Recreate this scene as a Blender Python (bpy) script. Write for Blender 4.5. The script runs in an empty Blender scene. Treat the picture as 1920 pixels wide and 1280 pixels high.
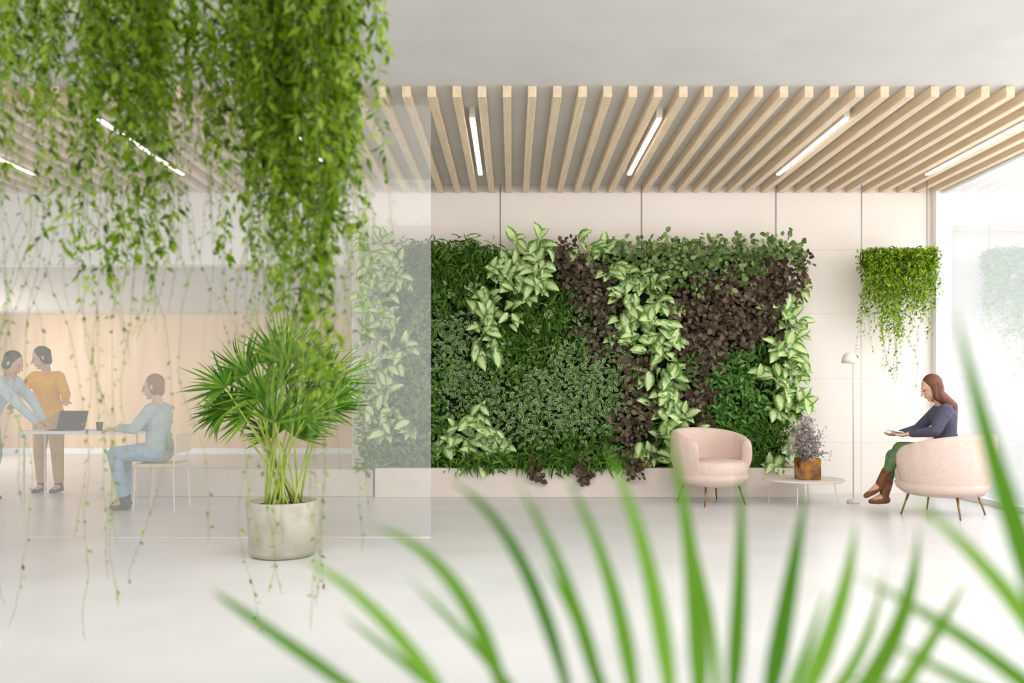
import bpy, bmesh, math, random
import numpy as np
from mathutils import Vector, Matrix
R=random.Random(7)
C=bpy.context.scene.collection
PI=math.pi
F=1600.0; HZ=735.0; CH=1.15
def P(px,py,d): return Vector(((px-960)*d/F, d, CH-(py-HZ)*d/F))
def s2l(c):
    c/=255.0
    return c/12.92 if c<=.04045 else ((c+.055)/1.055)**2.4
def S(r,g,b): return (s2l(r),s2l(g),s2l(b),1)
# ---------------- materials
def newmat(n):
    m=bpy.data.materials.new(n); m.use_nodes=True
    nt=m.node_tree; nt.nodes.clear()
    out=nt.nodes.new('ShaderNodeOutputMaterial')
    return m,nt,out
def mat(n,c1,rough=.6,c2=None,scale=8,metal=0,bump=0,bscale=60,stretch=None,spec=.5):
    m,nt,out=newmat(n)
    b=nt.nodes.new('ShaderNodeBsdfPrincipled'); b.inputs['Roughness'].default_value=rough; b.inputs['Metallic'].default_value=metal
    b.inputs['Specular IOR Level'].default_value=spec
    nt.links.new(b.outputs[0],out.inputs[0])
    tc=nt.nodes.new('ShaderNodeTexCoord'); mp=nt.nodes.new('ShaderNodeMapping')
    nt.links.new(tc.outputs['Object'],mp.inputs[0])
    if stretch: mp.inputs['Scale'].default_value=stretch
    nz=nt.nodes.new('ShaderNodeTexNoise'); nz.inputs['Scale'].default_value=scale; nz.inputs['Detail'].default_value=5
    nt.links.new(mp.outputs[0],nz.inputs[0])
    r=nt.nodes.new('ShaderNodeValToRGB'); r.color_ramp.elements[0].position=.35; r.color_ramp.elements[1].position=.65
    c2=c2 or tuple([c*.93 for c in c1[:3]]+[1])
    r.color_ramp.elements[0].color=c1; r.color_ramp.elements[1].color=c2
    nt.links.new(nz.outputs[0],r.inputs[0]); nt.links.new(r.outputs[0],b.inputs['Base Color'])
    if bump:
        n2=nt.nodes.new('ShaderNodeTexNoise'); n2.inputs['Scale'].default_value=bscale
        nt.links.new(mp.outputs[0],n2.inputs[0])
        bp=nt.nodes.new('ShaderNodeBump'); bp.inputs['Strength'].default_value=bump; bp.inputs['Distance'].default_value=.01
        nt.links.new(n2.outputs[0],bp.inputs['Height']); nt.links.new(bp.outputs[0],b.inputs['Normal'])
    return m
def leafmat(n,cols,trans=.3,rough=.5,edge=None,center=None):
    m,nt,out=newmat(n)
    b=nt.nodes.new('ShaderNodeBsdfPrincipled'); b.inputs['Roughness'].default_value=rough
    b.inputs['Specular IOR Level'].default_value=.2
    g=nt.nodes.new('ShaderNodeNewGeometry'); r=nt.nodes.new('ShaderNodeValToRGB')
    cr=r.color_ramp
    while len(cr.elements)<len(cols): cr.elements.new(.5)
    for i,c in enumerate(cols):
        cr.elements[i].position=i/(len(cols)-1); cr.elements[i].color=c
    nt.links.new(g.outputs['Random Per Island'],r.inputs[0])
    col=r.outputs[0]
    if edge or center:
        uv=nt.nodes.new('ShaderNodeUVMap'); sp=nt.nodes.new('ShaderNodeSeparateXYZ')
        nt.links.new(uv.outputs[0],sp.inputs[0])
        a=nt.nodes.new('ShaderNodeMath'); a.operation='SUBTRACT'; a.inputs[1].default_value=.5; nt.links.new(sp.outputs[0],a.inputs[0])
        ab=nt.nodes.new('ShaderNodeMath'); ab.operation='ABSOLUTE'; nt.links.new(a.outputs[0],ab.inputs[0])
        tc=nt.nodes.new('ShaderNodeTexCoord'); nz=nt.nodes.new('ShaderNodeTexNoise'); nz.inputs['Scale'].default_value=70
        nt.links.new(tc.outputs['Object'],nz.inputs[0])
        ms=nt.nodes.new('ShaderNodeMath'); ms.operation='MULTIPLY_ADD'; ms.inputs[1].default_value=.35; nt.links.new(nz.outputs[0],ms.inputs[0]); nt.links.new(ab.outputs[0],ms.inputs[2])
        rr=nt.nodes.new('ShaderNodeValToRGB'); rr.color_ramp.elements[0].position=.38; rr.color_ramp.elements[1].position=.54
        if edge: rr.color_ramp.elements[0].position=.44; rr.color_ramp.elements[1].position=.58
        nt.links.new(ms.outputs[0],rr.inputs[0])
        mx=nt.nodes.new('ShaderNodeMix'); mx.data_type='RGBA'
        nt.links.new(rr.outputs[0],mx.inputs[0])
        if center:
            mx.inputs[6].default_value=center; nt.links.new(col,mx.inputs[7])
        else:
            nt.links.new(col,mx.inputs[6]); mx.inputs[7].default_value=edge
        col=mx.outputs[2]
    nt.links.new(col,b.inputs['Base Color'])
    t=nt.nodes.new('ShaderNodeBsdfTranslucent'); nt.links.new(col,t.inputs[0])
    ms=nt.nodes.new('ShaderNodeMixShader'); ms.inputs[0].default_value=trans
    nt.links.new(b.outputs[0],ms.inputs[1]); nt.links.new(t.outputs[0],ms.inputs[2]); nt.links.new(ms.outputs[0],out.inputs[0])
    return m
def emis(n,c,s):
    m,nt,out=newmat(n); e=nt.nodes.new('ShaderNodeEmission'); e.inputs[0].default_value=c; e.inputs[1].default_value=s
    nt.links.new(e.outputs[0],out.inputs[0]); return m
def glassmat(n,gl,df,tint=(1,1,1,1)):
    m,nt,out=newmat(n)
    t=nt.nodes.new('ShaderNodeBsdfTransparent'); t.inputs[0].default_value=tint
    g=nt.nodes.new('ShaderNodeBsdfGlossy'); g.inputs['Roughness'].default_value=0.0
    d=nt.nodes.new('ShaderNodeBsdfTranslucent'); d.inputs[0].default_value=(1,1,1,1)
    d2=nt.nodes.new('ShaderNodeBsdfDiffuse'); d2.inputs[0].default_value=(1,1,1,1)
    dm=nt.nodes.new('ShaderNodeMixShader'); nt.links.new(d.outputs[0],dm.inputs[1]); nt.links.new(d2.outputs[0],dm.inputs[2])
    a=nt.nodes.new('ShaderNodeMixShader'); a.inputs[0].default_value=gl
    nt.links.new(t.outputs[0],a.inputs[1]); nt.links.new(g.outputs[0],a.inputs[2])
    b=nt.nodes.new('ShaderNodeMixShader'); b.inputs[0].default_value=df
    nt.links.new(a.outputs[0],b.inputs[1]); nt.links.new(dm.outputs[0],b.inputs[2]); nt.links.new(b.outputs[0],out.inputs[0])
    return m
M={}
M['floor']=mat('polished_floor',S(222,221,220),.28,S(214,213,212),1.5,spec=.4)
M['ceil']=mat('ceiling_paint',S(208,205,201),.85,S(202,199,195),2)
M['wall']=mat('cream_wall_panel',S(243,234,226),.7,S(238,229,221),1.2)
M['white']=mat('white_paint',S(240,238,236),.6,S(236,234,231),2)
M['groove']=mat('panel_groove',S(150,138,128),.8)
M['groove2']=mat('panel_groove_faint',S(222,212,203),.8)
M['wood']=mat('pale_ash_wood',S(234,212,184),.5,S(220,196,166),6,stretch=(6,.5,6))
M['woodwall']=mat('warm_wood_wall',S(230,202,170),.5,S(214,182,148),2,stretch=(2.5,5,.2))
M['plaster']=mat('planter_plaster',S(230,218,207),.7)
M['concrete']=mat('concrete_pot',S(194,188,172),.8,S(170,164,148),7,bump=.3)
M['soil']=mat('soil',S(60,45,32),.9,bump=1)
M['boucle']=mat('blush_boucle',S(232,208,196),.95,S(222,196,184),60,bump=.5,bscale=180)
M['brass']=mat('dark_brass',S(150,120,80),.35,metal=.8)
M['metal']=mat('white_metal',S(232,222,212),.4)
M['steel']=mat('steel',S(150,150,150),.35,metal=.9)
M['dark']=mat('dark_plastic',S(45,50,52),.5)
M['amber']=mat('amber_glazed_vase',S(176,112,30),.2,S(70,44,16),9)
M['skin']=mat('skin',S(222,178,152),.55,S(216,168,142),10)
M['hairbrown']=mat('auburn_hair',S(124,72,50),.55,S(88,48,34),40,stretch=(1,1,.15))
M['hairdark']=mat('dark_hair',S(60,42,32),.6,S(38,26,20),40,stretch=(1,1,.15))
M['hairblond']=mat('light_brown_hair',S(160,120,78),.6,S(132,94,58),40,stretch=(1,1,.15))
M['slate']=mat('slate_knit',S(88,86,108),.9,S(76,74,96),25,bump=.2)
M['green_trousers']=mat('green_twill',S(104,132,90),.85,S(90,118,78),20)
M['boot']=mat('tan_leather',S(134,82,46),.5,S(108,62,34),15)
M['mustard']=mat('mustard_cloth',S(252,190,16),.85,S(242,172,10),15)
M['ochre']=mat('ochre_trousers',S(206,176,120),.85,S(190,158,104),15)
M['paleblue']=mat('pale_blue_cotton',S(210,224,234),.85,S(194,210,222),12)
M['jeans']=mat('washed_denim',S(164,188,208),.85,S(146,172,196),20)
M['teal']=mat('grey_teal_cotton',S(180,196,196),.85,S(166,184,184),12)
M['paper']=mat('paper',S(245,243,238),.8)
M['eye']=mat('eye_dark',S(40,30,26),.3)
M['lips']=mat('lips',S(190,110,100),.5)
M['led']=emis('led_diffuser',(1,.98,.95,1),9)
M['glass']=glassmat('partition_glass',.012,.155)
M['glass2']=glassmat('window_glass',.36,.03)
M['backing']=mat('dark_moss_backing',S(34,56,24),.95,S(20,36,14),15)
M['exterior']=mat('exterior_render',S(252,250,248),.8)
M['ground']=mat('exterior_paving',S(240,238,234),.9)
vine=leafmat('vine_leaves',[S(50,80,8),S(104,138,14),S(134,168,22),S(160,192,44),S(192,212,100)],.42)
vstem=mat('vine_stem',S(140,160,84),.7)
palmL=leafmat('palm_blades',[S(44,84,18),S(88,136,28),S(134,176,50)],.35)
palmD=leafmat('foreground_palm_blades',[S(74,132,26),S(106,160,40),S(138,190,66)],.42,.4)
pstem=mat('palm_stem',S(184,194,90),.5,S(144,166,60),9)
dief=leafmat('cream_variegated_leaf',[S(106,156,66),S(130,172,84),S(80,132,52)],.2,.45,center=S(226,240,182))
fern=leafmat('fern_green',[S(46,82,24),S(80,122,40),S(116,156,62)],.3)
brown=leafmat('brown_purple_leaf',[S(66,54,42),S(94,78,62),S(126,112,92)],.1)
varg=leafmat('small_variegated_leaf',[S(72,112,50),S(100,140,68),S(54,90,36)],.15,edge=S(192,210,158))
bush=leafmat('mid_green_leaf',[S(62,106,44),S(94,140,62),S(124,166,84)],.2)
greyg=leafmat('grey_green_leaf',[S(76,102,52),S(110,134,74),S(150,170,110)],.15)
lilac=leafmat('lilac_petals',[S(150,132,138),S(186,170,172),S(210,198,196)],.2)
# ---------------- object helpers
def wloc(o):
    v=Vector((0,0,0))
    while o: v+=o.location; o=o.parent
    return v
def link(name,me,m,parent=None,local=False,smooth=False,bevel=0):
    o=bpy.data.objects.new(name,me); C.objects.link(o)
    if m: me.materials.append(m)
    if parent:
        if not local: me.transform(Matrix.Translation(-wloc(parent)))
        o.parent=parent
    if smooth: me.polygons.foreach_set('use_smooth',[True]*len(me.polygons))
    if bevel:
        b=o.modifiers.new('bevel','BEVEL'); b.width=bevel; b.segments=2; b.limit_method='ANGLE'
    return o
def obj(name,bm,m,parent=None,local=False,smooth=False,bevel=0):
    me=bpy.data.meshes.new(name); bmesh.ops.recalc_face_normals(bm,faces=bm.faces[:]); bm.to_mesh(me); bm.free()
    return link(name,me,m,parent,local,smooth,bevel)
def recenter(o):
    me=o.data; co=np.array([v.co for v in me.vertices]); c=Vector(((co[:,0].min()+co[:,0].max())/2,(co[:,1].min()+co[:,1].max())/2,co[:,2].min()))
    me.transform(Matrix.Translation(-c)); o.location=c
def thing(name,label,cat,loc=(0,0,0),rz=0,group=None):
    o=bpy.data.objects.new(name,None); C.objects.link(o); o.location=loc; o.rotation_euler=(0,0,rz); o.empty_display_size=.1
    o['label']=label; o['category']=cat
    if group:o['group']=group
    return o
def tag(o,label,cat,group=None):
    o['label']=label; o['category']=cat
    if group:o['group']=group
    return o
def struct(name,bm,m,bevel=0):
    o=obj(name,bm,m,bevel=bevel); o['kind']='structure'; return o
def dup(root,loc,label,rz=0):
    r=root.copy(); C.objects.link(r); r.location=loc; r.rotation_euler=(0,0,rz); r['label']=label
    for ch in list(root.children):
        c=ch.copy(); C.objects.link(c); c.parent=r
        for g in list(ch.children):
            d=g.copy(); C.objects.link(d); d.parent=c
    return r
def B(): return bmesh.new()
def bx(bm,x0,x1,y0,y1,z0,z1):
    vs=[bm.verts.new((x,y,z)) for x in(x0,x1) for y in(y0,y1) for z in(z0,z1)]
    for f in((0,1,3,2),(4,6,7,5),(0,4,5,1),(2,3,7,6),(0,2,6,4),(1,5,7,3)): bm.faces.new([vs[i] for i in f])
    return bm
def box(*a): return bx(B(),*a)
def tube(bm,pts,rads,seg=8,cap=True):
    pts=[Vector(p) for p in pts]
    if not hasattr(rads,'__len__'): rads=[rads]*len(pts)
    t=(pts[1]-pts[0]).normalized(); ref=Vector((0,0,1)) if abs(t.z)<.9 else Vector((1,0,0)); n=t.cross(ref).normalized(); rings=[]
    for i,p in enumerate(pts):
        if i==0:t=pts[1]-pts[0]
        elif i==len(pts)-1:t=pts[-1]-pts[-2]
        else:t=pts[i+1]-pts[i-1]
        t.normalize(); n=(n-t*n.dot(t)).normalized(); b=t.cross(n)
        rings.append([bm.verts.new(p+(n*math.cos(2*PI*k/seg)+b*math.sin(2*PI*k/seg))*rads[i]) for k in range(seg)])
    for a,b in zip(rings,rings[1:]):
        for k in range(seg): bm.faces.new((a[k],a[(k+1)%seg],b[(k+1)%seg],b[k]))
    if cap: bm.faces.new(rings[0][::-1]); bm.faces.new(rings[-1])
    return bm
def lathe(bm,prof,c,seg=48):
    rings=[]
    for r,z in prof:
        rings.append([bm.verts.new((c[0]+max(r,1e-4)*math.cos(2*PI*k/seg),c[1]+max(r,1e-4)*math.sin(2*PI*k/seg),c[2]+z)) for k in range(seg)])
    for a,b in zip(rings,rings[1:]):
        for k in range(seg): bm.faces.new((a[k],a[(k+1)%seg],b[(k+1)%seg],b[k]))
    bm.faces.new(rings[0][::-1]); bm.faces.new(rings[-1])
    return bm
def bez(a,b,c,n=10):
    a,b,c=Vector(a),Vector(b),Vector(c)
    return [a*(1-t)**2+b*2*t*(1-t)+c*t*t for t in [i/n for i in range(n+1)]]
# ---------------- leaves
def grid_tmpl(rows,prof,fold=.25):
    T=[];UV=[];Fc=[]
    for i in range(rows+1):
        v=i/rows; w=prof(v)
        for u in(-1,0,1):
            T.append((u*w*.5,v,fold*abs(u)*w)); UV.append(((u+1)/2,v))
    for i in range(rows):
        for k in range(2):
            a=i*3+k; Fc.append((a,a+1,a+4,a+3))
    return np.array(T),np.array(UV),Fc
small=(np.array([(0,0,0),(-.5,.42,.12),(0,.45,0),(.5,.42,.12),(0,1,0)],float),np.array([(.5,0),(0,.4),(.5,.45),(1,.4),(.5,1)]),[(0,2,1),(0,3,2),(1,2,4),(2,3,4)])
oval=grid_tmpl(4,lambda v:max(.06,math.sin(PI*min(1,v*.93+.05))**.7))
rnd=grid_tmpl(3,lambda v:[.35,1,1,.3][int(round(v*3))],.1)
blade=grid_tmpl(7,lambda v:max(.03,min(1,.35+v*3.2)*(1-v**2.6)),.22)
def leaves(name,tm,prm,m,parent=None,local=False):
    T,UV,Fc=tm
    O=np.array([tuple(p[0]) for p in prm]);A=np.array([tuple(p[1]) for p in prm],float);N=np.array([tuple(p[2]) for p in prm],float)
    L=np.array([p[3] for p in prm])[:,None,None];W=np.array([p[4] for p in prm])[:,None,None];Bd=np.array([p[5] for p in prm])[:,None,None]
    A/=np.linalg.norm(A,axis=1)[:,None]+1e-9
    Sd=np.cross(A,N); Sd/=np.linalg.norm(Sd,axis=1)[:,None]+1e-9
    N=np.cross(Sd,A)
    t=T[None]
    V=O[:,None]+Sd[:,None]*(t[:,:,0:1]*W)+A[:,None]*(t[:,:,1:2]*L)*(1-.25*np.abs(Bd)*t[:,:,1:2])+N[:,None]*(t[:,:,2:3]*W-Bd*t[:,:,1:2]**2*L)
    n=len(T); V=V.reshape(-1,3)
    faces=[]
    for i in range(len(prm)):
        o=i*n
        for f in Fc: faces.append(tuple(o+k for k in f))
    me=bpy.data.meshes.new(name); me.from_pydata(V.tolist(),[],faces)
    uvl=me.uv_layers.new(name='UVMap')
    idx=np.array([k for f in Fc for k in f]); uv=np.tile(UV[idx],(len(prm),1)).astype(np.float32).ravel()
    uvl.data.foreach_set('uv',uv)
    return link(name,me,m,parent,local,smooth=True)
def rv(s=1): return Vector((R.gauss(0,s),R.gauss(0,s),R.gauss(0,s)))
# ================= SETTING
YB=9.7; XR=4.86; ZC=3.5; XO=-1.82
struct('floor',box(-12,XR,-3,16.2,-.1,0),M['floor'])
struct('ground',box(XR+.001,60,-10,60,-.3,-.1),M['ground'])
struct('ceiling',box(-12,XR+.05,-3,YB+.2,ZC,ZC+.3),M['ceil'])
struct('ceiling_meeting_area',box(-12,XO,YB+.2,16.2,2.6,2.8),M['ceil'])
struct('wall_back',box(XO,XR,YB,YB+.2,0,ZC),M['wall'])
struct('wall_bulkhead',box(-12,XO-.001,YB,YB+.2,2.6,ZC),M['white'])
struct('wall_meeting_back',box(-12,XO,16,16.2,0,2.6),M['woodwall'])
struct('wall_meeting_right',box(XO,XO+.1,YB+.2,16.2,0,2.8),M['white'])
bm=B()
for px in(938,1203,1455):
    x=(px-960)/165; bx(bm,x-.006,x+.006,YB-.004,YB+.001,0,ZC)
struct('trim_1',bm,M['groove'])
bm=B()
for x in(3.97,): bx(bm,x-.003,x+.003,YB-.003,YB+.001,0,ZC)
for z in(2.77,2.04,1.31,.58): bx(bm,XO,4.76,YB-.003,YB+.001,z-.0025,z+.0025)
struct('trim_3',bm,M['groove2'])
struct('baseboard_meeting',box(-12,XO-.01,15.96,16,0,.1),M['white'])
struct('trim_2',box(4.77,XR,YB-.1,YB-.005,0,ZC-.001),M['white'],.004)
# right glazing
w=obj('window_2',box(XR,XR+.012,-3,YB-.11,.06,ZC-.12),M['glass2']); w['kind']='structure'
bm=B(); bx(bm,XR-.02,XR+.05,-3,YB-.11,0,.06); bx(bm,XR-.02,XR+.05,-3,YB-.11,ZC-.12,ZC-.001)
for y in(6.2,3,0): bx(bm,XR-.03,XR+.05,y-.03,y+.03,.06,ZC-.12)
obj('window_frame',bm,M['white'],w,bevel=.003)
# glass partition
GY=6.76
w=obj('window_1',box(-9,-.643,GY,GY+.012,.006,ZC-.002),M['glass']); w['kind']='structure'
bm=B(); bx(bm,-9,-.643,GY-.012,GY+.024,0,.006)
obj('floor_channel',bm,M['metal'],w)
# exterior building
bld=thing('neighbouring_building','pale plain building seen through the right glazing below the sky','building',(22,24,-.1))
obj('wall',box(8,36,20,28,-.1,4.9),M['exterior'],bld); obj('roof_edge',box(7.9,36.1,19.9,28.1,4.9,5.05),M['white'],bld)
# slats
sl=thing('slatted_ceiling','pale wood batten ceiling running from the grey soffit to the cream back wall','ceiling slats',(0,8.1,3.41))
for i in range(-34,25):
    x=.155+.193*i
    if x>4.8: continue
    obj('slat',box(x-.033,x+.033,6.54,YB-.004,3.412,ZC-.001),M['wood'],sl,bevel=.004)
# led strips
def led(x,label,src=[None]):
    if src[0] is None:
        t=thing('linear_ceiling_light',label,'ceiling light',(x,7.95,3.41),0,'linear lights between the ceiling battens'); src[0]=t
        obj('housing',box(-.024,.024,-.92,.92,.0,.089),M['metal'],t,local=True)
        obj('diffuser',box(-.018,.018,-.9,.9,-.012,.0),M['led'],t,local=True)
    else: dup(src[0],(x,7.95,3.41),label)
for k,l in zip(range(-3,4),['bright linear ceiling light at the far left edge behind thin hanging vines','bright linear ceiling light seen through the middle hanging vines, second from left','bright linear ceiling light seen through the densest hanging vine cluster','bright linear ceiling light just right of the glass partition edge, above the fern patch','bright linear ceiling light above the middle of the living wall','bright linear ceiling light above the right end of the living wall','bright linear ceiling light nearest the right-hand glazing']):
    led(-.328+1.544*k,l)
# planter base of living wall, bench at left
o=obj('wall_planter',box(-1.5,3.2,9.32,YB-.002,0,.32),M['plaster'],bevel=.008); recenter(o); tag(o,'long low cream planter box running under the living wall','planter')
o=obj('low_ledge',box(-4.3,-1.53,9.4,YB-.002,0,.3),M['plaster'],bevel=.008); recenter(o); tag(o,'long low pale ledge behind the potted palm, left of the living wall','ledge')
o=obj('living_wall_backing',box(-1.46,3.06,9.58,YB-.006,.321,2.7),M['backing']); recenter(o); tag(o,'dark planting panel fixed behind the leaves of the living wall','planting panel')
# ================= LIVING WALL
patches=[
('variegated_plant','D','column of cream variegated leaves at the left edge of the living wall',[(725,490),(745,530),(720,600),(735,650),(755,660),(712,740),(740,785),(690,700),(700,560)]),
('fern','F','dark green feathery fern patch at the top left of the living wall',[(790,500),(850,490),(880,540),(830,560),(790,570),(770,480),(900,480),(770,540)]),
('variegated_plant','D','cream variegated leaves trailing between the top left ferns',[(915,560),(925,620),(915,650),(960,500),(1000,490),(1030,540),(985,545),(930,540),(940,600)]),
('groundcover_plant','V','small speckled leaf patch just right of the glass partition edge',[(850,610),(880,680),(830,700),(860,740),(880,600),(840,650),(900,720),(905,680),(820,600)]),
('fern','F','bright green fern cascade in the middle left of the living wall',[(970,600),(1010,620),(960,660),(1040,590),(1060,560),(940,700),(1010,670),(990,570)]),
('heuchera','B','brown leafed patch at the top centre of the living wall',[(1075,480),(1110,530),(1130,580),(1080,540),(1140,620),(1100,510),(1060,500),(1120,640)]),
('variegated_plant','D','small cream variegated tuft at the top centre between brown leaves',[(1120,472),(1100,470)]),
('shrub','G','long grey green leafy crest along the top right of the living wall',[(1180,470),(1230,480),(1290,470),(1350,475),(1410,470),(1465,478),(1320,495),(1260,505),(1200,490),(1280,520),(1400,490)]),
('variegated_plant','D','large cream variegated cascade in the centre right of the living wall',[(1180,540),(1210,570),(1175,610),(1240,570),(1200,640),(1240,660),(1260,700),(1250,750),(1270,740),(1225,840),(1255,790),(1235,620),(1190,530),(1215,540),(1235,700),(1245,820)]),
('heuchera','B','large brown leafed patch in the upper right of the living wall',[(1290,560),(1340,580),(1390,560),(1430,560),(1310,630),(1350,640),(1400,620),(1295,680),(1315,740),(1310,780),(1300,600),(1380,590),(1430,600),(1460,540),(1390,535),(1295,720),(1350,535),(1440,630),(1440,515),(1490,520)]),
('groundcover_plant','V','wide small speckled leaf patch across the lower middle of the living wall',[(930,760),(980,740),(1040,720),(1100,700),(1150,690),(1080,780),(1130,760),(1020,800),(960,810),(1150,820),(1080,650),(1090,620),(1160,740),(1050,760),(1000,770),(1120,800)]),
('heuchera','B','brown leafed cascade at the bottom centre of the living wall',[(1185,690),(1195,760),(1180,820),(1200,700),(1195,860),(1185,790),(1200,790)]),
('variegated_plant','D','low cream variegated plant at the bottom left of the living wall',[(850,800),(890,800),(870,840),(920,830),(930,860),(900,860),(840,830),(940,840)]),
('fern','F','green fern fringe along the bottom middle of the living wall',[(970,850),(1030,850),(1080,840),(1130,860),(820,780),(830,860),(1050,870),(980,870)]),
('shrub','M','mid green bushy patch left of the flower vase on the living wall',[(1370,720),(1400,690),(1340,770),(1390,750),(1430,700),(1350,720),(1360,685)]),
('variegated_plant','D','column of cream variegated leaves at the right edge of the living wall',[(1488,570),(1475,620),(1490,660),(1470,650),(1440,730),(1480,720),(1492,600),(1478,690)]),
('fern','F','green fern patch at the bottom right behind the armchair',[(1400,820),(1440,800),(1340,840),(1290,850),(1370,870),(1430,660),(1420,640),(1420,850),(1480,800)]),
('groundcover_plant','M','leafy mid green patch at the lower left behind the glass partition',[(780,650),(770,700),(790,760),(700,830),(760,830),(790,700),(800,830),(720,860),(700,640),(790,610)]),
('variegated_plant','D','small cream variegated tuft behind the flower vase',[(1470,850),(1450,866)]),
]
seeds=[(x,y,i) for i,p in enumerate(patches) for x,y in p[3]]
sa=np.array([(s[0],s[1]) for s in seeds])
def which(px,py):
    d=(sa[:,0]-px)**2+(sa[:,1]-py)**2
    return seeds[int(d.argmin())][2]
data=[[] for _ in patches]
WY=9.52; sc=F/WY
def clumps(spc,spacing,fn,jit=16,xm=1500):
    st=spacing*sc; y=462
    while y<876:
        x=690
        while x<xm:
            px=x+R.uniform(-.5,.5)*st; py=y+R.uniform(-.5,.5)*st
            i=which(px+R.gauss(0,jit),py+R.gauss(0,jit))
            if patches[i][1]==spc:
                q=P(px,py,WY); fn(data[i],q)
            x+=st
        y+=st
def fnD(l,q):
    for _ in range(5):
        a=Vector((R.gauss(0,.8),-.55-R.random()*.3,R.gauss(-.2,.8))); L=R.uniform(.13,.23)
        l.append((q+Vector((R.gauss(0,.03),-R.uniform(.04,.16),R.gauss(0,.03))),a,Vector((R.gauss(0,.4),-1.2,.7)),L,L*.56,R.uniform(.05,.4)))
def fnF(l,q):
    for _ in range(24):
        a=Vector((R.gauss(0,.6),-.5-R.random()*.5,R.gauss(-.3,.6))); L=R.uniform(.06,.15)
        l.append((q+Vector((R.gauss(0,.04),-R.uniform(-.02,.09),R.gauss(0,.04))),a,Vector((R.gauss(0,.6),-1,.9)),L,R.uniform(.014,.028),R.uniform(.2,.9)))
def sm(lo,hi,ar,n,dep,sp_=.045):
    def f(l,q):
        b=R.uniform(0,dep)
        for _ in range(n):
            o=Vector((R.gauss(0,sp_),-b-R.uniform(0,.08),R.gauss(0,sp_))); a=Vector((o.x*12+R.gauss(0,.6),-.5,o.z*12+R.gauss(-.1,.6))); L=R.uniform(lo,hi)
            l.append((q+o,a,Vector((R.gauss(0,.7),-1,.7+R.gauss(0,.4))),L,L*ar,R.uniform(-.1,.5)))
    return f
clumps('D',.14,fnD,9,1494); clumps('F',.085,fnF,28)
clumps('V',.08,sm(.04,.07,.55,12,.09),28); clumps('B',.08,sm(.04,.07,.85,12,.11),14); clumps('M',.085,sm(.06,.1,.42,14,.08),28); clumps('G',.085,sm(.045,.075,.75,13,.13),18)
for px,py in((1185,874),(1180,868),(1192,876),(1190,880)):
    sm(.04,.06,.95,12,.02)(data[11],P(px,py,9.29))
for px in range(870,1180,18): 
    for _ in range(2): fnF(data[13],P(px+R.uniform(-8,8),860+R.uniform(0,6),9.36))
MT={'D':(oval,dief),'F':(oval,fern),'V':(oval,varg),'B':(rnd,brown),'M':(oval,bush),'G':(rnd,greyg)}
for (n,spc,lab,_),d in zip(patches,data):
    o=leaves(n,MT[spc][0],d,MT[spc][1]); recenter(o)
    cat={'D':'foliage plant','F':'fern','V':'foliage plant','B':'foliage plant','M':'shrub','G':'shrub'}[spc]
    tag(o,lab,cat,'plants of the living wall')
for (px,py),lab in zip(((1000,880),(1090,880)),('small brown leafed sprig hanging over the planter edge, left of the bottom cascade','small brown leafed sprig hanging over the planter edge, nearest the bottom cascade')):
    d=[]
    for k in range(6): sm(.045,.07,.9,12,.015,.028)(d,P(px+k*1.5,py+k*5-12,9.32))
    o=leaves('heuchera',rnd,d,brown); recenter(o); tag(o,lab,'foliage plant','plants of the living wall')
# ================= VINES
def vines(name,label,box_,strands,leafL,rad=.001,potm='white',cat='hanging plant',tail=.5):
    x0,x1,y0,y1,z0,z1=box_
    t=thing(name,label,cat,((x0+x1)/2,(y0+y1)/2,z1))
    obj('trough',box(*box_),M[potm],t,bevel=.006)
    sb=B(); lv=[]
    for (x,y,zt,zd,ze,step) in strands:
        p=Vector((x,y,zt)); pts=[p.copy()]; vx=R.gauss(0,.015); vy=R.gauss(0,.015)
        while p.z>ze:
            dz=.04; vx=vx*.85+R.gauss(0,.05)-(p.x-x)*.12; vy=vy*.85+R.gauss(0,.05)-(p.y-y)*.12
            p=p+Vector((vx*dz*2,vy*dz*2,-dz)); pts.append(p.copy())
        tube(sb,pts,rad,4,False)
        L=(zt-ze); s=0
        while s<L:
            k=min(len(pts)-1.001,s/.04); i=int(k); q=pts[i].lerp(pts[i+1],k-i)
            dense=q.z>zd
            sz=leafL*(1 if dense else tail)*R.uniform(.6,1.25)
            for _ in range(2 if dense else 1):
                a=Vector((R.gauss(0,.75),R.gauss(0,.75),-.75+R.gauss(0,.35)))
                n=Vector((R.gauss(0,.6),-.6+R.gauss(0,.5),.8))
                lv.append((q+rv(.012 if dense else .003),a,n,sz,sz*R.uniform(.3,.45),R.uniform(-.2,.4)))
            s+=step(q.z) if dense else step(q.z)*R.uniform(1.2,3.2)
    obj('stem',sb,vstem,t); leaves('foliage',small,lv,vine,t)
    return t
def mkstr(spec,dr):
    out=[]
    for (pc_,sg,n,yd,ye,sd) in spec:
        for _ in range(n):
            d=R.uniform(*dr); s=F/d
            off=max(-1.9,min(1.9,R.gauss(0,1))); px=pc_+off*sg
            de=yd+R.gauss(0,.35)*sd-abs(off)*sd*.9
            if ye is None: e=R.uniform(850,1215); 
            else: e=max(de+20,ye+R.gauss(0,1)*sd-abs(off)*sd*.6)
            out.append(((px-960)/s,d,3.28,CH-(de-HZ)/s,max(.1,CH-(e-HZ)/s),lambda z:.024 if z<2.8 else .07))
    return out
vines('hanging_vine','left sparse curtain of hanging vines at the edge of the picture',(-2.1,-1.62,2.9,3.5,3.3,ZC-.001),
 mkstr([(10,17,13,180,360,110),(70,14,12,190,360,120),(40,10,5,430,640,50),(112,6,1,100,400,60),(25,30,4,220,None,120)],(2.95,3.45)),.047)
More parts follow.
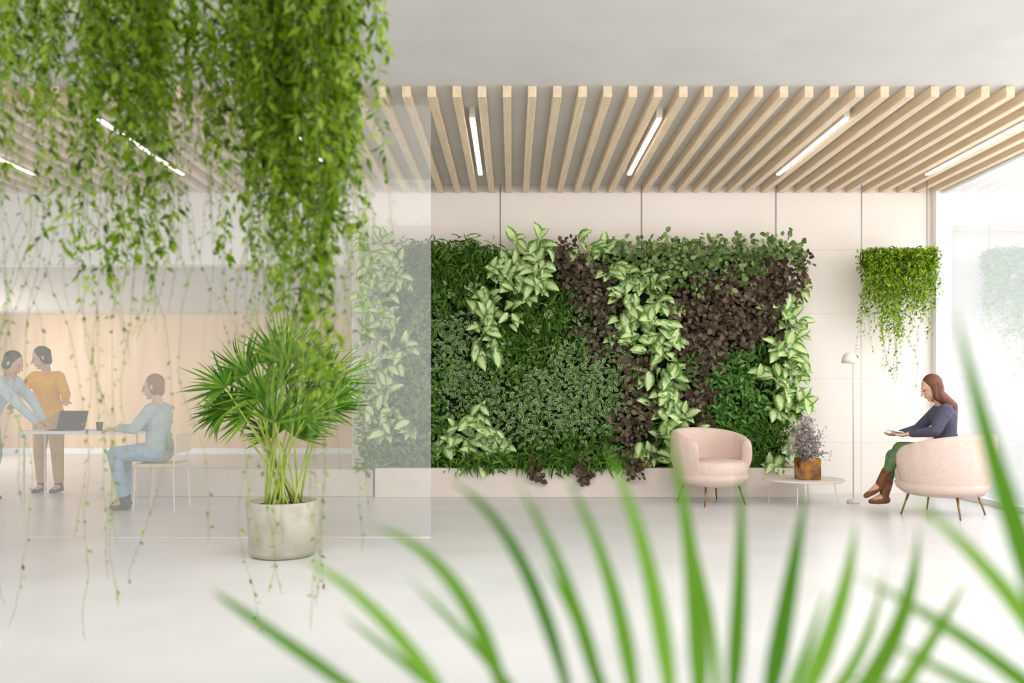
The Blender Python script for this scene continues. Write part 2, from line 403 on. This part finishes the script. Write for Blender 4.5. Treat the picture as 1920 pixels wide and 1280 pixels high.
vines('hanging_vine','middle dense mass of hanging vines left of the palm crown',(-1.6,-1.16,2.9,3.5,3.3,ZC-.001),
 mkstr([(163,12,13,210,380,80),(230,18,26,290,430,80),(294,18,26,280,420,80),(328,8,4,150,300,60),(176,8,7,560,660,40),(300,12,7,500,600,50),(200,60,9,240,None,140)],(2.95,3.45)),.05)
vines('hanging_vine','right thickest mass of bright green hanging vines falling over the potted palm',(-1.14,-.5,2.9,3.5,3.3,ZC-.001),
 mkstr([(395,6,1,120,300,90),(438,16,17,320,480,90),(500,20,21,330,480,90),(560,20,22,400,600,80),(606,16,22,480,680,80),(638,11,12,340,520,90),(668,8,5,110,150,30),(606,14,6,720,860,50),(545,30,8,620,820,60),(470,10,6,540,700,60),(540,60,15,380,None,140)],(2.9,3.4)),.052)
# right small hanging planter
dd=9.3; s=F/dd; xa=(1616-960)/s; xb=(1746-960)/s; zt=CH+(735-482)/s
stt=[]
for _ in range(160):
    x=R.uniform(xa,xb); u=abs((x-(xa+xb)/2)/((xb-xa)/2))
    e=R.uniform(.3,.75)*(1.25-.45*u)
    if R.random()<.2: e=R.uniform(.8,1.35)*(1.1-.3*u)
    stt.append((x,dd+R.uniform(-.2,.12),zt+.08,zt-e*.65,zt-e,lambda z:.028))
M['trough_green']=mat('dark_green_trough',S(60,84,40),.8)
t=vines('hanging_planter','small suspended planter of trailing greenery near the right end of the back wall',(xa+.03,xb-.03,dd-.09,dd+.12,zt-.1,zt),stt,.055,cat='hanging planter',potm='trough_green',tail=.8)
l2=[]
for _ in range(2400):
    q=Vector((R.uniform(xa-.01,xb+.01),dd+R.uniform(-.2,.13),zt+R.uniform(-.16,.06)))
    l2.append((q,Vector((R.gauss(0,.6),-.5+R.gauss(0,.4),R.gauss(.1,.6))),Vector((R.gauss(0,.5),-.6,.8)),R.uniform(.04,.07),.022,.2))
leaves('top_foliage',small,l2,vine,t)
for x in((1612-960)/s+.02,(1738-960)/s):
    obj('suspension_wire',tube(B(),[(x,dd,zt-.03),(x,dd,ZC)],.006,6),M['steel'],t)
# ================= POTTED PALM
pc=Vector((-1.62,6.03,0))
t=thing('potted_palm','tall fan palm in a round concrete pot standing before the glass partition','potted plant',pc)
obj('pot',lathe(B(),[(.19,0),(.215,.008),(.228,.04),(.25,.38),(.245,.388),(.228,.386),(.222,.34),(0,.34)],pc),M['concrete'],t,smooth=True)
obj('soil',lathe(B(),[(.0,.341),(.22,.341),(.21,.352),(0,.36)],pc,24),M['soil'],t)
# hubs given as (dx, dz, fan direction angle in degrees from +x, size) around the pot
fans=[(-.38,1.12,168,.40),(-.4,1.24,152,.36),(-.26,1.34,132,.38),(-.08,1.42,106,.42),(.04,1.42,86,.42),(.16,1.34,66,.40),(.28,1.26,46,.4),(.32,1.12,24,.34),
(-.22,1.06,152,.36),(.2,1.02,34,.34),(-.1,1.16,118,.4),(.08,1.14,70,.4),(0,1.0,92,.40),(-.08,.9,122,.34),(.1,.9,58,.34),(-.2,1.18,138,.4),(.2,1.12,48,.36),(0,1.26,84,.4),(.02,.96,95,.36),(-.46,1.06,186,.28)]
for i,(dx,dz,an,sz) in enumerate(fans):
    a0=math.radians(an+R.uniform(-8,8)); yy=R.uniform(-.24,.24)*(1 if abs(dx)<.25 else .5)
    hub=pc+Vector((dx,yy,dz-.06)); dirv=Vector((math.cos(a0),yy*1.2,math.sin(a0))).normalized()
    g=2*PI*i/20*3; base=pc+Vector((math.cos(g)*.12,math.sin(g)*.12,.35)); mid=pc+Vector((dx*.35+math.cos(g)*.07,yy*.4,.72))
    obj('stem',tube(B(),bez(base,mid,hub,8),[.009,.009,.009,.008,.007,.007,.006,.006,.005],6),pstem,t,smooth=True)
    n=Vector((R.gauss(0,.3),-1,.5+R.gauss(0,.25))); n=(n-dirv*n.dot(dirv)).normalized(); sd=dirv.cross(n).normalized(); n=sd.cross(dirv)
    pr=[]; nb=25
    for k in range(nb):
        a=math.radians(-78+156*k/(nb-1)+R.uniform(-2,2)); L=sz*R.uniform(.8,1.1)*(.7+.3*math.cos(a))
        al=dirv*math.cos(a)+sd*math.sin(a)+n*R.uniform(-.12,.14)
        pr.append((hub,al,n,L,R.uniform(.015,.022),R.uniform(.05,.6)))
    leaves('frond',blade,pr,palmL,t)
# ================= FOREGROUND PALM
fp=Vector((.62,1.05,0))
t=thing('foreground_palm','large out of focus palm with arching fronds close to the viewer at bottom right','potted plant',fp)
obj('pot',lathe(B(),[(.13,0),(.16,.01),(.19,.34),(.185,.35),(.17,.34),(.165,.3),(0,.3)],fp),M['concrete'],t,smooth=True)
obj('soil',lathe(B(),[(0,.301),(.165,.301),(0,.31)],fp,24),M['soil'],t)
def ribbon(bm,a,m,b,w,d0,face):
    m2=m*2-(a+b)*.5
    pts=bez(a,m2,b,14); rows=[]
    for i,p in enumerate(pts):
        v=i/14; tt=(pts[min(14,i+1)]-pts[max(0,i-1)]).normalized(); sd=tt.cross(face).normalized(); n=sd.cross(tt)
        ww=w*.5*max(.02,min(1,.45+v*2.2)*(1-v**2.4))
        rows.append([bm.verts.new(p-sd*ww-n*ww*.35),bm.verts.new(p),bm.verts.new(p+sd*ww-n*ww*.35)])
    for r0,r1 in zip(rows,rows[1:]):
        for k in(0,1): bm.faces.new((r0[k],r0[k+1],r1[k+1],r1[k]))
trip=[((395,1105),(500,1180),(770,1370),30),((560,1045),(705,1150),(870,1362),34),((690,985),(850,1095),(960,1356),36),((840,900),(975,1045),(1080,1352),34),((970,905),(1062,1095),(1140,1350),34),((1060,890),(1148,1100),(1195,1350),38),((1135,835),(1215,1060),(1262,1350),42),((1252,790),(1300,1080),(1312,1352),46),((1388,870),(1390,1100),(1372,1354),46),((1512,915),(1477,1120),(1432,1356),44),((1604,975),(1572,1150),(1484,1360),44),((1722,985),(1682,1180),(1562,1366),42),((1812,1090),(1745,1210),(1640,1376),40),
((760,1080),(880,1200),(1010,1356),22),((1010,1040),(1090,1190),(1150,1350),22),((1300,1010),(1335,1180),(1345,1352),20),((1550,1100),(1510,1230),(1460,1358),28),((1660,1060),(1610,1230),(1510,1360),28),((640,1150),(740,1230),(900,1362),20)]
bm=B()
for tp,md,bs,w in trip:
    ribbon(bm,P(*bs,1.0),P(*md,1.02),P(*tp,1.07),w*.9/F,0,Vector((R.gauss(0,.25),-1,R.gauss(0,.15))))
f1=obj('frond',bm,palmD,t,smooth=True)
rp=[fp+Vector((0,0,.3)),fp+Vector((0,-.02,.5)),P(1760,1410,1.0),P(1640,1376,1.0),P(1430,1356,1.0),P(1200,1350,1.0),P(960,1356,1.0),P(770,1370,1.0)]
obj('rachis',tube(B(),rp,[.009,.009,.008,.007,.006,.005,.004,.003],8),pstem,t,smooth=True)
hub=P(2080,1420,.85)
bm=B()
for tp,w,sag in[((1790,575),58,-.01),((1700,925),50,.015),((1598,1075),42,.01),((1960,480),60,0),((2200,560),60,0),((1560,1270),38,.01),((2400,700),60,0),((1640,1190),34,.0)]:
    b=P(*tp,.88); m=(hub+b)*.5+Vector((sag,0,sag))
    ribbon(bm,hub,m,b,w/F*.85,0,Vector((R.gauss(0,.2),-1,R.gauss(0,.2))))
obj('frond',bm,palmD,t,smooth=True)
obj('stem',tube(B(),bez(fp+Vector((.03,-.02,.3)),fp+Vector((.06,-.15,.6)),hub,8),.007,8),pstem,t,smooth=True)
# ================= ARMCHAIR
def armchair(label,loc,rz,k=1.0):
    t=thing('tub_armchair',label,'armchair',loc,rz,'blush tub armchairs'); t.scale=(k,k,1)
    bm=B(); rings=[]; n=56; A0=math.radians(128)
    for i in range(n+1):
        th=-A0+2*A0*i/n; e=abs(th)/A0
        top=.775-.14*(e**2.2); 
        endk=1.0 if e<.93 else math.sqrt(max(.0,1-((e-.93)/.07)**2))*.9+.1
        thick=.1*endk
        dirx,diry=math.sin(th),math.cos(th)
        rm=lambda z:.30+.115*min(1,((z-.19)/.3))**.6 if z>.19 else .30
        ring=[]
        zb=.2
        prof=[]
        for q in range(7):
            z=zb+(top-.05-zb)*q/6; prof.append((rm(z),z))
        ro=rm(top)
        for q in range(1,6):
            a=PI*q/6; prof.append((ro-thick/2+math.cos(a)*thick/2,top-.05+math.sin(a)*.05*endk))
        for q in range(5):
            z=top-.05-(top-.05-.3)*q/4; prof.append((rm(z)-thick-.0*q,z))
        prof.append((.26,.24))
        flute=1+.006*math.cos(th*22)
        for r,z in prof:
            r2=r*(flute if r>.3 else 1)
            zz=z if e<.93 else .42+(z-.42)*(.85+.15*endk)
            ring.append(bm.verts.new((dirx*r2*1.0,diry*r2*.98,zz)))
        rings.append(ring)
    m=len(rings[0])
    for a,b in zip(rings,rings[1:]):
        for q in range(m): bm.faces.new((a[q],a[(q+1)%m],b[(q+1)%m],b[q]))
    bm.faces.new(rings[0][::-1]); bm.faces.new(rings[-1])
    obj('shell',bm,M['boucle'],t,local=True,smooth=True)
    obj('seat',lathe(B(),[(.0,.27),(.3,.27),(.335,.29),(.35,.34),(.35,.40),(.335,.435),(.29,.452),(.15,.462),(0,.465)],(0,-.03,0)),M['boucle'],t,local=True,smooth=True)
    obj('base',lathe(B(),[(0,.185),(.24,.185),(.30,.20),(.355,.25),(.375,.3),(.34,.33),(0,.33)],(0,-.01,0)),M['boucle'],t,local=True,smooth=True)
    for sx in(-1,1):
        for sy in(-1,1):
            obj('leg',tube(B(),[(sx*.2,sy*.2,.2),(sx*.245,sy*.245,.0)],[.012,.007],8),M['brass'],t,local=True,smooth=True)
    return t
armchair('empty blush pink tub armchair in front of the living wall, facing the room',(2.06,8.84,0),math.radians(22))
armchair('blush pink tub armchair in which the reading woman sits',(4.05,8.02,0),math.radians(-140),1.1)
# ================= COFFEE TABLE, VASE, LAMP
c=Vector((3.0,8.8,0))
t=thing('coffee_table','low round pale table with thin legs beside the floor lamp','coffee table',c)
obj('tabletop',lathe(B(),[(0,.243),(.4,.243),(.41,.25),(.41,.254),(.4,.26),(0,.26)],c),M['plaster'],t)
for k in range(4):
    a=PI/4+k*PI/2+.3; obj('leg',tube(B(),[c+Vector((.3*math.cos(a),.3*math.sin(a),.246)),c+Vector((.35*math.cos(a),.35*math.sin(a),0))],.005,8),M['metal'],t)
v=Vector((3.02,8.72,.2605))
t=thing('flower_vase','square amber vase of dusty lilac dried flowers on the coffee table','vase',v)
bm=B()
lathe(bm,[(0,0),(.105,0),(.112,.008),(.112,.205),(.105,.212),(.095,.205),(.095,.02),(0,.02)],v,4)
bmesh.ops.rotate(bm,cent=v,matrix=Matrix.Rotation(PI/4,3,'Z'),verts=bm.verts[:])
bmesh.ops.scale(bm,vec=(1.3,1.3,1.05),space=Matrix.Translation(-v),verts=bm.verts[:])
obj('vase_body',bm,M['amber'],t,bevel=.006)
sb=B(); lv=[]; lg=[]
for _ in range(130):
    a=R.uniform(0,2*PI); rr=min(.24,abs(R.gauss(0,.13))); e=v+Vector((math.cos(a)*rr-.03,math.sin(a)*rr,R.uniform(.3,.66)-rr*.5))
    b=v+Vector((R.gauss(0,.03),R.gauss(0,.03),.1)); m=v+Vector((R.gauss(0,.04),R.gauss(0,.04),.3)); pts=bez(b,m,e,6); tube(sb,pts,.0015,4,False)
    for q in pts[2:]:
        for _ in range(7): lv.append((q+rv(.018),rv(1)+Vector((0,0,.8)),rv(1),R.uniform(.022,.04),.017,0))
    if R.random()<.5:
        lg.append((pts[3],Vector((math.cos(a),math.sin(a),.8)),Vector((0,-.5,1)),.09,.02,.3))
obj('stem',sb,vstem,t); leaves('blossom',small,lv,lilac,t); leaves('leaf',small,lg,greyg,t)
c=Vector((3.54,8.85,0))
t=thing('floor_lamp','slim cream reading floor lamp with a small dome shade between table and woman','floor lamp',c)
obj('base',lathe(B(),[(0,0),(.06,0),(.065,.01),(.06,.03),(.02,.04),(0,.045)],c,32),M['plaster'],t,smooth=True)
obj('pole',tube(B(),[c+Vector((0,0,.035)),c+Vector((0,0,1.5)),c+Vector((-.02,0,1.54)),c+Vector((-.06,0,1.55))],.007,10),M['metal'],t,smooth=True)
bm=lathe(B(),[(0,.06),(.03,.058),(.05,.04),(.064,0),(.07,-.05),(.066,-.05),(.06,0),(0,.05)],c+Vector((-.05,0,1.5)),32)
obj('lamp_shade',bm,M['metal'],t,smooth=True)
# ================= PEOPLE
def cap(bm,a,b,ra,rb):
    a,b=Vector(a),Vector(b); d=b-a; L=d.length
    if L>1e-5:
        q=Vector((0,0,1)).rotation_difference(d.normalized()).to_matrix().to_4x4()
        bmesh.ops.create_cone(bm,cap_ends=True,segments=16,radius1=ra,radius2=rb,depth=L,matrix=Matrix.Translation((a+b)/2)@q)
    for p,r in((a,ra),(b,rb)): bmesh.ops.create_icosphere(bm,subdivisions=2,radius=r,matrix=Matrix.Translation(p))
def chain(bm,pts):
    for (a,ra),(b,rb) in zip(pts,pts[1:]): cap(bm,a,b,ra,rb)
def ell(bm,c,rad,axes):
    m=Matrix.Identity(4)
    for j in range(3):
        for i in range(3): m[i][j]=axes[j][i]*rad[j]
    m=Matrix.Translation(Vector(c))@m
    bmesh.ops.create_uvsphere(bm,u_segments=20,v_segments=14,radius=1,matrix=m)
def blob(name,bm,m,parent,vox=.006,it=5):
    me=bpy.data.meshes.new('tmp'); bm.to_mesh(me); bm.free(); o=bpy.data.objects.new('tmp',me); C.objects.link(o)
    r=o.modifiers.new('r','REMESH'); r.mode='VOXEL'; r.voxel_size=vox
    s_=o.modifiers.new('s','SMOOTH'); s_.factor=.5; s_.iterations=it
    dg=bpy.context.evaluated_depsgraph_get(); me2=bpy.data.meshes.new_from_object(o.evaluated_get(dg))
    bpy.data.objects.remove(o); bpy.data.meshes.remove(me); me2.name=name; me2.materials.clear()
    return link(name,me2,m,parent,smooth=True)
UP=Vector((0,0,1))
def hand(bm,w,d,n,tside,curl):
    d=d.normalized(); n=(n-d*n.dot(d)).normalized(); t=d.cross(n)*tside
    for k in range(4):
        o=(k-1.5)*.019*-1
        kn=w+d*.085+t*o
        chain(bm,[(w+d*.01+t*o*.6,.014),(kn,.0115)])
        L=[.074,.084,.078,.06][k]; p=kn; ang=0
        for j,fr in enumerate((.45,.3,.25)):
            ang+=curl*(.5 if j==0 else .8); q=p+(d*math.cos(ang)+n*math.sin(ang))*L*fr; cap(bm,p,q,.0095-.001*j,.0088-.001*j); p=q
    b=w+d*.025+t*.022; m=b+(d*.6+t*.75+n*.25).normalized()*.035; e=m+(d*.85+t*.3+n*.4).normalized()*.032
    chain(bm,[(b,.013),(m,.011),(e,.0085)])
def person(label,pelvis,neck,head,fwd,hf,el,wr,kn,an,toe,mats,hair,handd,palm=(0,0,-1),curl=.35,shw=.165,longhair=False,boots=False,toe2=None):
    pelvis,neck,head,fwd,hf=map(Vector,(pelvis,neck,head,fwd,hf)); fwd.normalize(); hf.normalize()
    s=fwd.cross(UP).normalized()
    zmin=min(an[0][2],an[1][2])-.085
    t=thing('person',label,'person',(pelvis.x,pelvis.y,max(0,zmin)))
    spd=(neck-pelvis).normalized()
    waist=pelvis.lerp(neck,.42)+fwd*.01; chest=pelvis.lerp(neck,.76)
    sh=[neck-spd*.055-s*shw,neck-spd*.055+s*shw]; hip=[pelvis-s*.09,pelvis+s*.09]
    EL=[Vector(e) for e in el];WR=[Vector(e) for e in wr];KN=[Vector(e) for e in kn];AN=[Vector(e) for e in an]
    TO=[Vector(toe2 or toe).normalized(),Vector(toe).normalized()]
    FD=[(-(KN[i]-AN[i]).normalized()) if (toe2 and i==0) else -UP for i in(0,1)]
    def torso(bm,g):
        for q in(-1,1):
            chain(bm,[(pelvis+s*.075*q,.1+g),(waist+s*.05*q,.08+g),(chest+s*.07*q,.095+g),(neck-spd*.075+s*.1*q,.06+g)])
        chain(bm,[(waist,.085+g),(chest+fwd*.01,.1+g),(neck-spd*.05,.06+g)])
    bm=B(); torso(bm,0)
    hu=(UP-hf*hf.z).normalized(); hs=hf.cross(hu).normalized()
    chain(bm,[(neck-spd*.03,.052),(head-hu*.05-hf*.02,.05)])
    for i in(0,1):
        chain(bm,[(neck-spd*.04,.05),(sh[i],.052),(EL[i],.04),(WR[i],.027)])
        chain(bm,[(hip[i],.088),(KN[i],.055),(AN[i],.038),(AN[i]+TO[i]*.1+FD[i]*.045,.026)])
        hand(bm,WR[i],Vector(handd[i]),Vector(palm),1 if i==0 else -1,curl)
    ax=(hs,hf,hu)
    ell(bm,head+hu*.025-hf*.012,(.074,.092,.09),ax); ell(bm,head-hu*.04+hf*.025,(.056,.062,.07),ax); ell(bm,head-hu*.095+hf*.06,(.024,.022,.02),ax)
    cap(bm,head+hf*.082+hu*.012,head+hf*.108-hu*.026,.009,.014); cap(bm,head+hs*.03+hf*.075+hu*.03,head-hs*.03+hf*.075+hu*.03,.01,.01)
    cap(bm,head+hs*.018+hf*.083-hu*.058,head-hs*.018+hf*.083-hu*.058,.009,.009)
    for q in(-1,1): ell(bm,head+hs*.076*q-hf*.012-hu*.005,(.01,.02,.032),ax)
    blob('body',bm,M['skin'],t,.0048,3)
    for q in(-1,1):
        eb=B(); ell(eb,head+hs*.03*q+hf*.084+hu*.008,(.012,.006,.006),ax); obj('eye',eb,M['eye'],t,smooth=True)
    eb=B(); ell(eb,head+hf*.091-hu*.058,(.022,.006,.007),ax); obj('lips',eb,M['lips'],t,smooth=True)
    bm=B(); torso(bm,.014)
    for i in(0,1): chain(bm,[(neck-spd*.06,.055),(sh[i],.066),(EL[i],.052),(WR[i].lerp(EL[i],.12),.038)])
    chain(bm,[(pelvis-s*.06,.118),(pelvis+s*.06,.118)])
    blob('top',bm,M[mats[0]],t,.008,4)
    bm=B()
    chain(bm,[(hip[0],.106),(hip[1],.106)])
    for i in(0,1): chain(bm,[(hip[i],.104),(KN[i],.07),(AN[i].lerp(KN[i],.42 if boots else .15),.052 if boots else .055)])
    blob('trousers',bm,M[mats[1]],t,.008,4)
    for i in(0,1):
        T=TO[i]; D=FD[i]; a=AN[i]; bm=B()
        chain(bm,[(a.lerp(KN[i],.36 if boots else .18),.055 if boots else .05),(a,.045),(a+D*.03-T*.015,.04)]); chain(bm,[(a+D*.04-T*.025,.038),(a+T*.06+D*.048,.036),(a+T*.125+D*.056,.026)])
        blob('boot' if boots else 'shoe',bm,M[mats[2]],t,.007,3)
    bm=B()
    ell(bm,head+hu*.036-hf*.028,(.086,.092,.096),ax)
    for q in(-1,1): ell(bm,head+hs*.06*q-hf*.03-hu*.015,(.026,.05,.07),ax)
    ell(bm,head-hf*.06-hu*.03,(.06,.045,.07),ax)
    if longhair:
        for q in(-1,0,1):
            chain(bm,[(head-hf*.045+hs*.05*q,.052),(head-hf*.05-UP*.08+hs*.055*q,.054),(neck-fwd*.065-UP*.02+hs*.06*q,.052),(neck-fwd*.088-UP*.13+hs*.045*q,.034)])
        for q in(-1,1): chain(bm,[(head+hs*.07*q-hf*.01+hu*.02,.028),(head+hs*.075*q-hf*.02-UP*.1,.028),(neck+hs*.07*q-hf*.04-UP*.02,.022)])
    elif hair=='hairdark': ell(bm,head-hf*.095+hu*.05,(.03,.03,.03),ax)
    blob('hair',bm,M[hair],t,.006,3)
    return t
Yw=8.2
person('woman in slate top and green trousers reading in the armchair',(4.2,Yw,.56),(4.13,Yw,1.035),(4.03,Yw+.0,1.19),(-1,.3,0),(-.88,.08,-.42),
 [(3.97,Yw-.2,.78),(4.04,Yw+.3,.78)],[(3.82,Yw-.0,.75),(3.83,Yw+.24,.74)],
 [(3.79,Yw+.13,.6),(3.78,Yw+.26,.52)],[(3.63,Yw+.22,.24),(3.68,Yw+.24,.125)],(-1,.1,0),('slate','green_trousers','boot'),'hairbrown',[(-1,.25,-.15),(-1,-.15,-.15)],(0,0,1),.45,longhair=True,boots=True,toe2=(-.8,.1,-.5))
Yb=Yw+.12
bk=thing('open_book','small open book with white pages held in the reading woman\'s hands','book',(3.73,Yb,.75))
bm=B()
for q in(-1,1):
    vs=[]
    for i in range(7):
        u=i/6; y=Yb+q*u*.085; z=.768+math.sin(u*PI)*.008+u*.01
        vs.append([(3.69,y,z),(3.78,y,z-.012)])
    T=[[bm.verts.new(p) for p in r] for r in vs]; Bt=[[bm.verts.new((p[0],p[1],p[2]-.007)) for p in r] for r in vs]
    for i in range(6):
        bm.faces.new((T[i][0],T[i][1],T[i+1][1],T[i+1][0])); bm.faces.new((Bt[i][0],Bt[i+1][0],Bt[i+1][1],Bt[i][1]))
        for k in(0,1): bm.faces.new((T[i][k],T[i+1][k],Bt[i+1][k],Bt[i][k]))
    bm.faces.new((T[6][0],T[6][1],Bt[6][1],Bt[6][0]))
obj('pages',bm,M['paper'],bk)
obj('cover',box(3.685,3.785,Yb-.09,Yb+.09,.744,.748),M['paper'],bk)
# meeting group
tx0,tx1,ty0,ty1=-5.15,-3.85,8.85,9.35
t=thing('meeting_table','white rectangular meeting table seen through the glass partition','table',((tx0+tx1)/2,(ty0+ty1)/2,0))
obj('tabletop',box(tx0,tx1,ty0,ty1,.715,.745),M['white'],t,bevel=.005)
for x in(tx0+.06,tx1-.06):
    for y in(ty0+.05,ty1-.05): obj('leg',tube(B(),[(x,y,.715),(x,y,0)],.012,8),M['metal'],t)
lp=thing('laptop','dark open laptop on the white meeting table','laptop',(-4.72,9.02,.7455))
obj('keyboard_base',box(-4.87,-4.57,8.93,9.12,.7455,.76),M['dark'],lp,bevel=.003)
bm=B(); vs=[bm.verts.new(p) for p in((-4.87,9.12,.76),(-4.57,9.12,.76),(-4.57,9.2,.95),(-4.87,9.2,.95),(-4.87,9.13,.757),(-4.57,9.13,.757),(-4.57,9.21,.947),(-4.87,9.21,.947))]
for f in((0,1,2,3),(4,7,6,5),(0,4,5,1),(1,5,6,2),(2,6,7,3),(3,7,4,0)): bm.faces.new([vs[i] for i in f])
obj('screen',bm,M['dark'],lp)
cp=Vector((-4.35,9.0,.7455)); t=thing('drinking_cup','small dark cup on the white table beside the laptop','cup',cp)
obj('cup_body',lathe(B(),[(0,0),(.028,0),(.036,.09),(.033,.09),(.026,.01),(0,.01)],cp,24),M['dark'],t,smooth=True)
person('person in mustard yellow top standing behind the white meeting table',(-5.28,9.72,.9),(-5.27,9.66,1.38),(-5.3,9.6,1.535),(-.3,-1,0),(-.75,-.55,-.35),
 [(-5.02,9.6,1.13),(-5.52,9.5,1.12)],[(-4.92,9.4,1.05),(-5.4,9.28,1.02)],[(-5.18,9.72,.49),(-5.38,9.72,.49)],[(-5.18,9.76,.085),(-5.38,9.76,.085)],(-.2,-1,0),('mustard','ochre','dark'),'hairdark',[(.5,-1,-.1),(.2,-1,-.2)])
person('person in pale blue shirt and jeans leaning over the table at the left edge',(-5.55,8.95,.9),(-5.26,8.93,1.31),(-5.2,8.9,1.45),(1,0,0),(.9,0,-.45),
 [(-5.12,9.12,1.05),(-5.07,8.74,1.04)],[(-4.98,9.08,.84),(-4.95,8.9,.82)],[(-5.5,9.08,.49),(-5.5,8.84,.49)],[(-5.58,9.08,.085),(-5.53,8.84,.085)],(1,0,0),('paleblue','jeans','dark'),'hairdark',[(1,0,-.6),(1,0,-.6)])
Y3=8.4
x3=lambda px:(px-960)*Y3/F
person('seated person in grey teal shirt at the right end of the meeting table',(x3(300),Y3,.57),(x3(296),Y3,1.04),(x3(287),Y3,1.2),(-1,0,0),(-1,-.1,-.15),
 [(x3(272),Y3-.24,.8),(x3(272),Y3+.24,.8)],[(x3(232),Y3-.13,.8),(x3(232),Y3+.15,.8)],[(x3(224),Y3-.1,.55),(x3(224),Y3+.12,.55)],[(x3(242),Y3-.1,.085),(x3(226),Y3+.12,.085)],(-1,0,0),('teal','jeans','dark'),'hairblond',[(-1,.1,-.1),(-1,-.1,-.1)])
cx=x3(302)
t=thing('side_chair','pale wooden low backed chair under the seated person at the meeting table','chair',(cx,Y3,0))
obj('seat',box(cx-.2,cx+.22,Y3-.21,Y3+.21,.425,.46),M['wood'],t,bevel=.012)
obj('backrest',box(cx+.2,cx+.225,Y3-.2,Y3+.2,.56,.74),M['wood'],t,bevel=.01)
for sx,sy in((-.17,-.18),(-.17,.18),(.19,-.18),(.19,.18)): obj('leg',tube(B(),[(cx+sx,Y3+sy,.43),(cx+sx*1.1,Y3+sy*1.1,0)],.009,8),M['metal'],t)
for sy in(-.17,.17): obj('back_post',tube(B(),[(cx+.19,Y3+sy,.44),(cx+.212,Y3+sy,.73)],.008,8),M['metal'],t)
# ================= LIGHT, WORLD, CAMERA
W=bpy.data.worlds.new('World'); bpy.context.scene.world=W; W.use_nodes=True; nt=W.node_tree; nt.nodes.clear()
out=nt.nodes.new('ShaderNodeOutputWorld'); bg=nt.nodes.new('ShaderNodeBackground'); tc=nt.nodes.new('ShaderNodeTexCoord'); sp=nt.nodes.new('ShaderNodeSeparateXYZ'); rp=nt.nodes.new('ShaderNodeValToRGB')
nt.links.new(tc.outputs['Generated'],sp.inputs[0]); nt.links.new(sp.outputs[2],rp.inputs[0]); nt.links.new(rp.outputs[0],bg.inputs[0]); nt.links.new(bg.outputs[0],out.inputs[0])
rp.color_ramp.elements[0].position=0; rp.color_ramp.elements[0].color=S(250,250,250); rp.color_ramp.elements[1].position=.7; rp.color_ramp.elements[1].color=S(222,235,248)
bg.inputs[1].default_value=1.7
def area(name,loc,rot,sx,sy,power,col=(1,1,1)):
    l=bpy.data.lights.new(name,'AREA'); l.shape='RECTANGLE'; l.size=sx; l.size_y=sy; l.energy=power; l.color=col
    o=bpy.data.objects.new(name,l); C.objects.link(o); o.location=loc; o.rotation_euler=rot; return o
area('unseen_ceiling_fill',(.8,3.9,3.42),(math.radians(22),0,0),7,1.4,250,(1,.99,.97))  # added fill above the view to brighten the lobby; no fixture modelled
area('daylight_right',(5.6,5.9,2.0),(0,math.radians(90),0),3.0,6,340,(1,1,1))
area('meeting_room_added_fill',(-9.5,12.5,1.5),(0,math.radians(-90),0),2,5,140,(1,.96,.9))  # added fill out of view at left, lifts the dim meeting room
cam=bpy.data.cameras.new('Camera'); co=bpy.data.objects.new('Camera',cam); C.objects.link(co); co.location=(0,0,CH); co.rotation_euler=(math.radians(90),0,0)
cam.sensor_width=36; cam.lens=30; cam.shift_y=95/1920; cam.clip_start=.05
cam.dof.use_dof=True; cam.dof.focus_distance=8.6; cam.dof.aperture_fstop=1.5
bpy.context.scene.camera=co
vs=bpy.context.scene.view_settings; vs.view_transform='Standard'; vs.look='None'; vs.exposure=0
